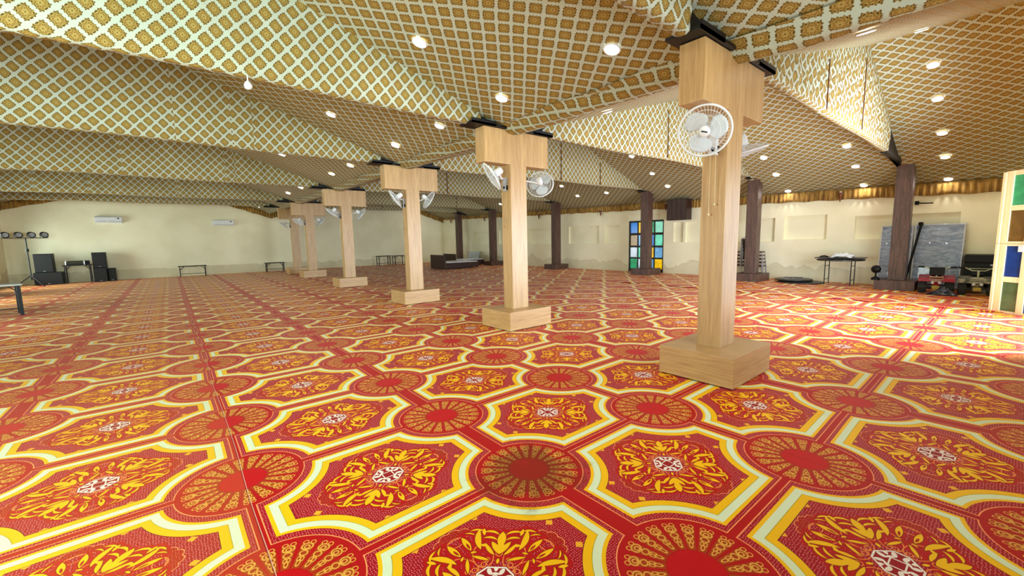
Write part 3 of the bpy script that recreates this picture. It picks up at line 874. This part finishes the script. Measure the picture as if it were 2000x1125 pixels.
def frame_table(name, label, x, y, L, Wd, H, rz=0, top=None, low=True, cat='table', leg=.035, gp=None):
    t = thing(name, label, cat, (x, y, 0), rz, gp)
    bm = NB(); box(bm, -L/2, L/2, -Wd/2, Wd/2, H-.035, H, .004); obj('tabletop', bm, top or M['blackp'], t)
    for sx in (-1, 1):
        for sy in (-1, 1):
            bm = NB(); beam(bm, (sx*(L/2-.06), sy*(Wd/2-.05), 0), (sx*(L/2-.06), sy*(Wd/2-.05), H-.035), leg, leg); obj('leg', bm, M['black'], t)
    bm = NB()
    for sx in (-1, 1):
        beam(bm, (sx*(L/2-.06), -Wd/2+.05, .14), (sx*(L/2-.06), Wd/2-.05, .14), .025, .025)
        for sy in (-1, 1): beam(bm, (sx*(L/2-.06), sy*(Wd/2-.05), H-.2), (sx*(L/2-.22), sy*(Wd/2-.05), H-.035), .02, .02)
    if low: beam(bm, (-L/2+.06, 0, .14), (L/2-.06, 0, .14), .02, .02)
    obj('brace', bm, M['black'], t)
    return t
frame_table('mixer_table', 'black folding table between the speakers carrying the mixer', -7.68, 24.0, .88, .5, .79, low=False)
t = thing('sound_mixer', 'black and white sound mixer on the table between the loudspeakers', 'mixer', (-7.72, 23.95, .79))
bm = NB(); prism(bm, [(-.2, 0), (.2, 0), (.2, .17), (-.2, .06)], -.27, .27, 'X'); obj('body', bm, M['blackp'], t)
for s in (-1, 1): bm = NB(); box(bm, s*.28-.015, s*.28+.015, -.21, .21, 0, .17, .004); obj('side_cheek', bm, M['white'], t)
bm = NB(); box(bm, -7.42, -7.3, 23.9, 24.05, .79, .96, .008); tag(obj('small_speaker', bm, M['blackp']), 'small dark box on the table just right of the mixer', 'speaker')
frame_table('bench_frame', 'low black bench frame alone against the far wall', -3.72, 23.9, 1.12, .4, .53, cat='bench')
frame_table('bench_frame', 'low black bench half hidden behind the last oak pillar', -.1, 24.0, .95, .4, .5, cat='bench')
frame_table('side_table', 'black table by the far wall, left of the fourth pillar post', 6.0, 23.7, .85, .5, .62)
frame_table('side_table', 'black table by the far wall, hidden in part by the fourth pillar post', 7.0, 23.6, .8, .5, .6)
frame_table('folding_table', 'black legged table cut off by the left edge of the view', -8.2, 12.45, 1.9, .62, .72, math.radians(14), top=plain('pale_tabletop', (190, 195, 190)), leg=.06)

# spotlight stand
t = thing('spotlight_stand', 'black tripod stand with a bar of four round stage lights in the far left corner', 'stage lights', (-8.91, 23.1, 0), 0)
bm = NB(); tube(bm, [(0, 0, .25), (0, 0, 1.95)], .022, 8); obj('pole', bm, M['black'], t)
bm = NB(); lathe(bm, [(.001, 1.4), (.05, 1.4), (.05, 1.52), (.001, 1.52)], 12); obj('collar', bm, M['black'], t)
for a in (0, 120, 240):
    c, s = math.cos(math.radians(a+200)), math.sin(math.radians(a+200))
    bm = NB(); beam(bm, (0, 0, .45), (.5*c, .5*s, .0), .03, .03); obj('leg', bm, M['black'], t)
bm = NB(); beam(bm, (-.62, 0, 1.95), (.62, 0, 1.95), .045, .03); obj('crossbar', bm, M['black'], t)
for i in range(4):
    x = -.52+i*.345
    cn = bpy.data.objects.new('spotlight', None); C.objects.link(cn); cn.parent = t; cn.location = (x, -.03, 2.08); cn.rotation_euler = (math.radians(10), math.radians(-12), math.radians(25))
    bm = NB(); lathe(bm, [(.001, .12), (.08, .115), (.11, .05), (.115, -.08), (.1, -.09), (.09, -.05), (.001, -.045)], 20, axis='Y'); obj('can', bm, M['blackp'], cn, True)
    bm = NB(); lathe(bm, [(.001, -.052), (.088, -.052), (.088, -.06), (.001, -.062)], 20, axis='Y'); obj('lens', bm, M['grey'], cn)
    bm = NB(); tube(bm, [(-.12, 0, 0), (-.12, 0, -.12), (.12, 0, -.12), (.12, 0, 0)], .008, 5); obj('yoke', bm, M['black'], cn)

# ------------------------------------------------------------------ bed frames, board
def bed(label, x, y, L, Wd, hb, rz):
    t = thing('bed_frame', label, 'bed frame', (x, y, 0), rz, 'brown bed frames by the far corner')
    bm = NB(); box(bm, -L/2, L/2, -Wd/2, Wd/2, .05, .34, .01); obj('side_rails', bm, M['brown'], t)
    bm = NB(); box(bm, -L/2+.04, L/2-.04, -Wd/2+.04, Wd/2-.04, .34, .37); obj('white_base_sheet', bm, M['white'], t)
    bm = NB(); box(bm, -L/2-.05, -L/2, -Wd/2, Wd/2, 0, hb, .01); obj('headboard', bm, M['brown'], t)
bed('brown wooden bed frame nearest the pillars, its tall headboard to the left', 7.5, 17.5, 2.0, 1.7, .75, math.radians(-3))
bed('second brown bed frame behind the first one, lower headboard in the middle', 9.2, 19.2, 1.9, 1.5, .72, math.radians(-3))
t = thing('display_board', 'small pale board leaning by the wall behind the bed frames', 'board', (10.4, 20.1, .0))
bm = NB(); box(bm, -.03, .03, -.55, .55, .3, .78, .01); obj('panel', bm, plain('pale_board', (205, 215, 215)), t, rot=(0, math.radians(14), 0))
bm = NB(); box(bm, -.1, .15, -.5, .5, 0, .3, .01); obj('stand', bm, M['blackp'], t)

# ------------------------------------------------------------------ stacked chairs
steel = plain('chromed_tube', (150, 150, 155), .3, .5, .8)
vinyl = plain('maroon_vinyl', (90, 40, 40), .4)
def make_chair():
    t = thing('banquet_chair', '', 'chair')
    bm = NB(); box(bm, -.2, .2, -.2, .2, .43, .475, .012); obj('seat', bm, vinyl, t)
    bm = NB(); box(bm, -.19, .19, .2, .225, .66, .9, .01); obj('backrest', bm, vinyl, t)
    for sx in (-1, 1):
        bm = NB(); tube(bm, [(sx*.19, -.19, .44), (sx*.2, -.21, 0)], .011, 6); obj('leg', bm, steel, t)
        bm = NB(); tube(bm, [(sx*.19, .24, .92), (sx*.19, .19, .45), (sx*.2, .24, 0)], .011, 6); obj('leg', bm, steel, t)
    bm = NB(); tube(bm, [(-.19, .24, .92), (0, .25, .95), (.19, .24, .92)], .011, 6); obj('back_rail', bm, steel, t)
    return t
c0 = make_chair(); n_ = 0
lab = ['lowest chair', 'second chair', 'third chair', 'fourth chair', 'fifth chair']
for sx, (x, y, rz, st) in enumerate(((10.6, 3.4, .12, 'in the stack right of the second dark column'), (10.6, 4.0, 3.0, 'in the stack between the nearest pillar and the second dark column'))):
    for i in range(5):
        t = c0 if n_ == 0 else copy_tree(c0); n_ += 1
        t.location = (x-.012*i, y+.01*i, .115*i); t.rotation_euler = (0, 0, rz+.0*i)
        tag(t, 'maroon %s %s' % (lab[i], st), 'chair', 'stacked chairs by the niche wall')

# ------------------------------------------------------------------ round folding tables
def round_top(bm, R, z0, z1, seg=40): lathe(bm, [(.001, z0), (R-.01, z0), (R, z0+.008), (R, z1-.008), (R-.01, z1), (.001, z1)], seg)
board = plain('dark_table_board', (40, 36, 36), .4)
t = thing('round_table', 'round black-edged table standing by the wall, piled with a board and cloth', 'table', (10.35, 1.15, 0))
bm = NB(); round_top(bm, .56, .70, .735); obj('tabletop', bm, board, t)
for s in (-1, 1):
    bm = NB()
    for q in (-1, 1): tube(bm, [(q*.22, s*.3, 0), (q*.22, s*.3, .7)], .012, 6)
    tube(bm, [(-.22, s*.3, .15), (.22, s*.3, .15)], .01, 6); tube(bm, [(-.22, s*.3, .55), (.22, s*.3, .55)], .01, 6)
    obj('leg', bm, M['black'], t)
t = thing('folded_table', 'flat folded table lying on top of the standing round table', 'table', (10.35, 1.15, .735), math.radians(5))
bm = NB(); box(bm, -.3, .3, -.57, .57, .03, .055, .006); obj('tabletop', bm, board, t)
bm = NB(); tube(bm, [(-.2, -.3, .015), (.2, -.3, .015), (.2, .3, .015), (-.2, .3, .015)], .012, 6, closed=True); obj('folded_legs', bm, M['black'], t)
def cloth(label, x, y, z, sx, sy, h, mat, seed):
    bm = NB(); rnd = random.Random(seed); n = 18
    ph = [rnd.uniform(0, 6) for _ in range(4)]
    def Z(i, j):
        u, v = i/n*2-1, j/n*2-1; r_ = max(abs(u), abs(v)); e = max(0, 1-(u*u+v*v)**1.6*.5)
        return max(0, e)*h*(.65+.25*math.sin(u*7+ph[0])*math.cos(v*6+ph[1])+.15*math.sin(u*13+v*9+ph[2]))
    grid_uv(bm, lambda i, j: ((i/n-.5)*sx*(1+.08*math.sin(j+ph[3])), (j/n-.5)*sy*(1+.08*math.sin(i*1.3)), Z(i, j)), lambda i, j: (i/n, j/n), n, n)
    o = obj('crumpled_cloth', bm, mat, None, True, loc=(x, y, z)); md = o.modifiers.new('s', 'SOLIDIFY'); md.thickness = .004; md.offset = 1
    return tag(o, label, 'cloth')
cloth('crumpled white cloth heaped on the round table stack', 10.33, 1.1, .791, .42, .5, .14, plain('white_cloth', (230, 235, 240), .8), 2)
cloth('dark strap or cable bundle on the left side of the round table stack', 10.3, 1.53, .791, .16, .2, .06, M['blackp'], 4)
for i, (x, y, R_, z, lb) in enumerate(((10.34, 2.1, .6, 0, 'large folded round table lying flat on the carpet by the wall, bottom one'), (10.38, 2.3, .5, .07, 'smaller folded round table lying on the bottom one, steel legs up'))):
    t = thing('folded_round_table', lb, 'table', (x, y, z), .3*i, 'folded round tables on the floor')
    bm = NB(); round_top(bm, R_, 0, .03); obj('tabletop', bm, board, t)
    bm = NB(); tube(bm, [(-.3, -.25, .05), (.3, -.25, .05), (.3, .25, .05), (-.3, .25, .05)], .012, 6, closed=True); tube(bm, [(-.3, 0, .05), (.3, 0, .05)], .01, 6); obj('folded_legs', bm, steel if i else M['black'], t)

# ------------------------------------------------------------------ wrapped mattresses
def mattress_mat():
    m, b = new_mat('plastic_wrapped_quilt', .18, .7)
    P = texco(); f = noise(mapping(P, (1, 1, 3)), 3, 5, .6, 1.5); g = noise(P, 11, 4, .7)
    setc(b, mixc(sstep(f, .35, .65), srgb(124, 148, 180), srgb(168, 188, 214)))
    bump(b, f*3+g, .6, .03); b.inputs['Coat Weight'].default_value = .5
    return m
mm = mattress_mat()
for i, (y0, y1, xb, h, lb) in enumerate(((-1.22, -.3, 10.6, 1.68, 'right-hand plastic-wrapped grey-blue mattress leaning against the wall'), (-.28, .38, 10.62, 1.66, 'left-hand plastic-wrapped mattress leaning behind the dark column'))):
    t = thing('wrapped_mattress', lb, 'mattress', (xb, (y0+y1)/2, 0)); t.rotation_euler = (0, math.radians(6), 0)
    bm = NB(); box(bm, 0, .14 if i == 0 else .1, -(y1-y0)/2, (y1-y0)/2, .03, h, .03); obj('mattress_body', bm, mm, t, True)
    bm = NB(); zz = [(-(y1-y0)/2+.02, .05), ((y1-y0)/2-.02, .05), ((y1-y0)/2-.02, h-.02), (-(y1-y0)/2+.02, h-.02)]
    tube(bm, [(-.002, a, b) for a, b in zz], .012, 6, closed=True); obj('piping', bm, M['white'], t)
bm = NB(); tube(bm, [(10.585, -.2, .05), (10.725, -.42, 1.68)], .026, 8); lathe(bm, [(.001, -.02), (.05, -.02), (.05, .06), (.001, .07)], 12, (10.72, -.41, 1.66)); tag(obj('long_pole', bm, M['blackp']), 'long black tube leaning over the gap between the mattresses', 'pole')
# small pedestal fan head and foot behind the first dark column plinth
t = thing('table_fan', 'small black round-headed stand at the left of the dark column foot', 'fan', (9.78, .26, .24))
bm = NB(); lathe(bm, [(.001, 0), (.09, 0), (.09, .05), (.04, .08), (.02, .1), (.02, .2), (.001, .2)], 16); obj('base', bm, M['blackp'], t)
bm = NB(); lathe(bm, [(.001, -.05), (.07, -.045), (.105, 0), (.07, .045), (.001, .05)], 18, (0, 0, .28), 'X'); obj('head', bm, M['blackp'], t, True)

# ------------------------------------------------------------------ storage boxes
t = thing('storage_trunk', 'large black trunk against the wall behind the green quad bike', 'trunk', (10.66, -1.75, .12))
bm = NB(); box(bm, -.28, .3, -.48, .48, 0, .58, .02); obj('body', bm, M['blackp'], t)
bm = NB(); box(bm, -.29, .31, -.49, .49, .58, .78, .03); obj('lid', bm, M['blackp'], t)
bm = NB(); box(bm, -.3, -.285, -.06, .06, .52, .56); obj('latch', bm, M['grey'], t)
bm = NB(); box(bm, 10.36, 10.95, -2.26, -1.25, 0, .12, .005); tag(obj('timber_pallet', bm, plain('bare_timber', (196, 180, 150))), 'pale low timber slab under the black trunk', 'pallet')

# ------------------------------------------------------------------ quad bikes
tyre = plain('tyre_rubber', (30, 34, 32), .75); gold = plain('yellow_part', (196, 170, 60)); chrome = plain('pale_tubing', (180, 185, 150), .35)
def quad(label, x, y, rz, body, rackc, bag):
    t = thing('quad_bike', label, 'quad bike', (x, y, 0), rz, None)   # front faces -X
    for sx in (-.26, .3):
        for sy in (-.23, .23):
            w_ = bpy.data.objects.new('wheel', None); C.objects.link(w_); w_.parent = t; w_.location = (sx, sy, .145)
            bm = NB(); lathe(bm, [(.06, -.07), (.12, -.075), (.143, -.05), (.145, 0), (.143, .05), (.12, .075), (.06, .07)], 22, axis='Y')
            for q in range(14):
                a = 2*PI*q/14; box(bm, .142*math.cos(a)-.008, .142*math.cos(a)+.008, -.06, .06, .142*math.sin(a)-.008, .142*math.sin(a)+.008)
            obj('tyre', bm, tyre, w_)
            bm = NB(); lathe(bm, [(.001, -.078), (.04, -.078), (.06, -.06), (.06, .06), (.04, .078), (.001, .078)], 14, axis='Y'); obj('hub', bm, M['grey'], w_, True)
    bm = NB(); beam(bm, (-.26, -.2, .145), (-.26, .2, .145), .03, .03); beam(bm, (.3, -.2, .145), (.3, .2, .145), .03, .03)
    for sy in (-.08, .08): beam(bm, (-.36, sy, .2), (.36, sy, .22), .025, .03)
    obj('chassis', bm, M['black'], t)
    bm = NB(); prism(bm, [(-.34, .2), (-.36, .3), (-.2, .42), (.02, .4), (.36, .42), (.36, .34), (.05, .28), (-.1, .2)], -.09, .09, 'Y'); obj('body_cowl', bm, body, t)
    for sx, z in ((-.26, .32), (.3, .33)):
        for sy in (-1, 1):
            bm = NB(); pts = [(-.17, -.03), (-.13, .05), (0, .075), (.13, .05), (.17, -.02), (.15, -.04), (0, .055), (-.14, -.04)]
            prism(bm, [(a+sx, b+z) for a, b in pts], sy*.09, sy*.31, 'Y'); obj('fender', bm, body, t)
    bm = NB(); box(bm, -.02, .34, -.1, .1, .42, .49, .03); obj('seat', bm, M['blackp'], t, True)
    bm = NB(); tube(bm, [(-.19, -.27, .62), (-.16, -.2, .62), (-.2, -.1, .56), (-.2, .1, .56), (-.16, .2, .62), (-.19, .27, .62)], .012, 8)
    tube(bm, [(-.24, 0, .38), (-.2, 0, .56)], .018, 8); tube(bm, [(-.17, -.16, .61), (-.17, .16, .61)], .008, 6); h = obj('handlebar', bm, rackc, t, True)
    for sy in (-1, 1):
        bm = NB(); tube(bm, [(-.18, sy*.22, .62), (-.2, sy*.325, .63)], .019, 8); obj('grip', bm, M['blackp'], h, True)
    bm = NB(); tube(bm, [(-.4, -.11, .3), (-.43, -.11, .4), (-.43, .11, .4), (-.4, .11, .3)], .012, 6, closed=True); tube(bm, [(-.42, -.11, .35), (-.42, .11, .35)], .008, 6); obj('bumper', bm, rackc, t)
    bm = NB(); box(bm, -.32, -.24, -.07, .07, .1, .19, .02); obj('front_cover', bm, gold, t)
    for sy in (-1, 1):
        bm = NB(); lathe(bm, [(.001, -.02), (.028, -.018), (.03, .02), (.001, .02)], 12, (-.37, sy*.06, .26), 'X'); obj('headlamp', bm, M['white'], t, True)
    if bag: bm = NB(); prism(bm, [(-.3, .44), (-.28, .62), (-.1, .62), (-.06, .44)], -.13, .13, 'Y'); obj('front_screen', bm, M['blackp'], t)
    return t
redp = plain('red_gloss_plastic', (150, 22, 40), .25); camo = mottled('camouflage_plastic', srgb(150, 142, 120), srgb(52, 62, 48), 14, .4)
quad('small red and black quad bike beside the dark column plinth', 9.86, -.86, math.radians(5), redp, chrome, True)
quad('small olive camouflage quad bike in front of the black trunk', 9.9, -1.53, math.radians(3), camo, chrome, False)
bm = NB(); R_ = NB()
rnd = random.Random(5)
grid_uv(bm, lambda i, j: ((i/14-.5)*.3, (j/20-.5)*.5, max(0, .17*math.exp(-((i/14-.5)*3)**2-((j/20-.45)*3)**2)*(1+.25*math.sin(i*1.7)*math.cos(j*1.1)))), lambda i, j: (i, j), 14, 20)
o = obj('bin_bag', bm, plain('dark_blue_plastic', (24, 30, 48), .25, .6), None, True, loc=(9.24, -1.02, .004)); md = o.modifiers.new('s', 'SOLIDIFY'); md.thickness = .004; md.offset = 1; tag(o, 'crumpled dark blue plastic bag on the carpet before the quad bikes', 'bag')

t = thing('hanging_bulb', 'small white bulb hanging under the lower edge of the second draped truss', 'light bulb', (-3.72, 3.41, 3.22))
bm = NB(); lathe(bm, [(.001, -.05), (.03, -.04), (.042, -.01), (.03, .02), (.015, .04), (.001, .045)], 14); obj('bulb', bm, M['white'], t, True)
bm = NB(); tube(bm, [(0, 0, .04), (0, 0, .1)], .006, 6); obj('holder', bm, M['white'], t)
